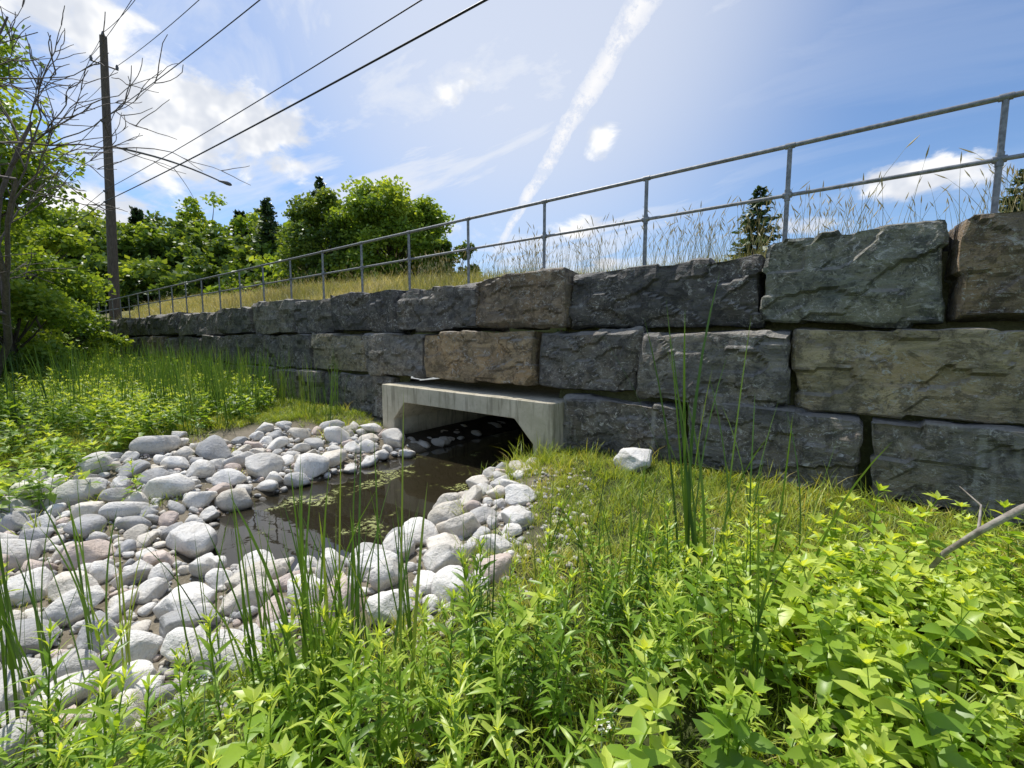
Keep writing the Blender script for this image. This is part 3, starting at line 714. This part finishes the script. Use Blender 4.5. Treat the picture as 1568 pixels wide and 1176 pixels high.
# ------------------------------------------------------------------ world
EL=math.radians(63);SD=np.array([-.94,.18]);SD/=np.linalg.norm(SD)
sund=Vector((SD[0]*math.cos(EL),SD[1]*math.cos(EL),math.sin(EL)))
w=bpy.data.worlds.new('World');scene.world=w;w.use_nodes=True;nt=w.node_tree;nt.nodes.clear();g=G(nt)
sky=g.n('ShaderNodeTexSky');sky.sky_type='NISHITA';sky.sun_disc=False;sky.sun_elevation=EL;sky.sun_rotation=math.atan2(SD[0],SD[1])
sky.air_density=1.0;sky.dust_density=.6;sky.ozone_density=2.0
ST=.145
dirv=g.n('ShaderNodeTexCoord').outputs['Generated'];dirv=g.vm('NORMALIZE',dirv)
sx=g.n('ShaderNodeSeparateXYZ');nt.links.new(dirv,sx.inputs[0])
zz=g.m('MAXIMUM',sx.outputs[2],0.0)
iz=g.m('DIVIDE',1.0,g.m('ADD',zz,.12))
pl=g.vm('SCALE',dirv);pl.node.inputs['Scale'].default_value=1;nt.links.new(iz,pl.node.inputs['Scale'])
pl=g.vm('MULTIPLY',pl,(1,1,0))
rot=g.n('ShaderNodeMapping');nt.links.new(pl,rot.inputs[0]);rot.inputs['Rotation'].default_value=(0,0,math.radians(-50));rot.inputs['Scale'].default_value=(.55,1.5,1)
cir=g.noise(rot.outputs[0],1.5,7,.6,.9);cir2=g.noise(pl,.9,3,.55,.3)
def ray(a,b): # direction of a point in the sky, from azimuth/elevation tangents
    cf=.995+.0993*b;cz=-.0993+.995*b;return Vector((-.611*cf+.791*a,.791*cf+.611*a,cz)).normalized()
veil=g.mapr(g.vm('DOT_PRODUCT',dirv,tuple(ray(.03,.9))),.76,.998)
veilR=g.mapr(g.vm('DOT_PRODUCT',dirv,tuple(ray(1.15,.35))),.78,.98,1,.2)
cf=g.m('MULTIPLY',g.mapr(g.m('ADD',cir,g.m('MULTIPLY',g.m('SUBTRACT',cir2,.5),.5)),.38,.64),g.m('MULTIPLY',g.m('ADD',.6,g.m('MULTIPLY',veil,.4)),veilR))
cf=g.m('MAXIMUM',g.m('MULTIPLY',cf,.88),g.m('MULTIPLY',g.m('MULTIPLY',veil,veil),.7))
d1=ray(-.028,.313);d2=ray(.2956,.865);nn=d1.cross(d2).normalized()
wob=g.m('MULTIPLY',g.m('SUBTRACT',g.noise(dirv,11,6,.7),.5),.06)
dist=g.m('ABSOLUTE',g.m('ADD',g.vm('DOT_PRODUCT',dirv,tuple(nn)),g.m('MULTIPLY',wob,g.mapr(zz,.15,.6,.15,1,False))))
wid=g.mapr(zz,.18,.62,.006,.030,False)
ctr=g.m('SUBTRACT',1,g.m('DIVIDE',dist,wid),clamp=True)
ctr=g.m('MULTIPLY',g.m('POWER',ctr,.5),g.mapr(g.noise(dirv,30,5,.75),.38,.56,.3,1))
ctr=g.m('MULTIPLY',ctr,g.mapr(g.vm('DOT_PRODUCT',dirv,tuple(ray(.15,.55))),.3,.6));ctr=g.m('MULTIPLY',ctr,g.mapr(zz,.16,.26))
ctot=None
for a,b,rd,sq,st_ in ((-.74,.61,.20,1.6,1.35),(-.58,.585,.17,1.9,1.35),(-.50,.49,.10,2.,1.1),(-.8,.5,.14,2,1.05),(.20,.555,.06,1.4,1.05),(.13,.345,.13,3.2,1.05),(.90,.46,.16,3.5,1),(.22,.27,.08,3,.85),(.68,.36,.12,3,.8),(-.15,.66,.1,1.6,.75),(-1.1,.9,.2,2,1.1),(-.28,.35,.25,2.2,.7),(-.9,.38,.28,4,.95)):
    dv=g.vm('SUBTRACT',dirv,tuple(ray(a,b)));dv=g.vm('MULTIPLY',dv,(1,1,sq));l=g.vm('LENGTH',dv)
    v=g.m('MULTIPLY',g.mapr(l,0,rd,1,0,False),st_);ctot=v if ctot is None else g.m('MAXIMUM',ctot,v)
cn=g.noise(g.scale(dirv,(1,1,1.8)),9,7,.6,.35)
cum=g.mapr(g.m('ADD',g.m('MULTIPLY',ctot,.62),g.m('MULTIPLY',g.m('SUBTRACT',cn,.5),1.5)),.20,.50)
cum=g.m('MULTIPLY',cum,g.mapr(ctot,0,.12))
skyc=g.mix(1,sky.outputs[0],(.80,.92,1.06,1),'MULTIPLY')
k=1/ST
base=g.mix(cf,skyc,(.84*k,.88*k,.96*k,1))
base=g.mix(ctr,base,(.98*k,.98*k,1.0*k,1))
cc=g.mix(g.mapr(g.noise(dirv,14,3,.6),.4,.65),(.74*k,.78*k,.86*k,1),(1.1*k,1.1*k,1.1*k,1))
base=g.mix(cum,base,cc)
bg=g.n('ShaderNodeBackground');nt.links.new(base,bg.inputs[0]);bg.inputs[1].default_value=ST
wo=g.n('ShaderNodeOutputWorld');nt.links.new(bg.outputs[0],wo.inputs[0])
sl=bpy.data.lights.new('sun','SUN');sl.energy=5.0;sl.angle=math.radians(.53);sl.color=(1,.96,.90)
so=link(bpy.data.objects.new('sun',sl));so.rotation_euler=sund.to_track_quat('Z','Y').to_euler();so.location=(0,0,30)

cam=bpy.data.cameras.new('camera');co=link(bpy.data.objects.new('camera',cam));cam.lens=15.6;cam.sensor_width=36;cam.clip_end=3000;cam.clip_start=.05
co.location=(0,0,2.0);co.rotation_euler=(math.radians(84.3),0,math.radians(37.7));scene.camera=co
scene.view_settings.view_transform='Standard';scene.view_settings.look='None';scene.view_settings.exposure=0
print('faces',sum(len(o.data.polygons) for o in bpy.data.objects if o.type=='MESH'))
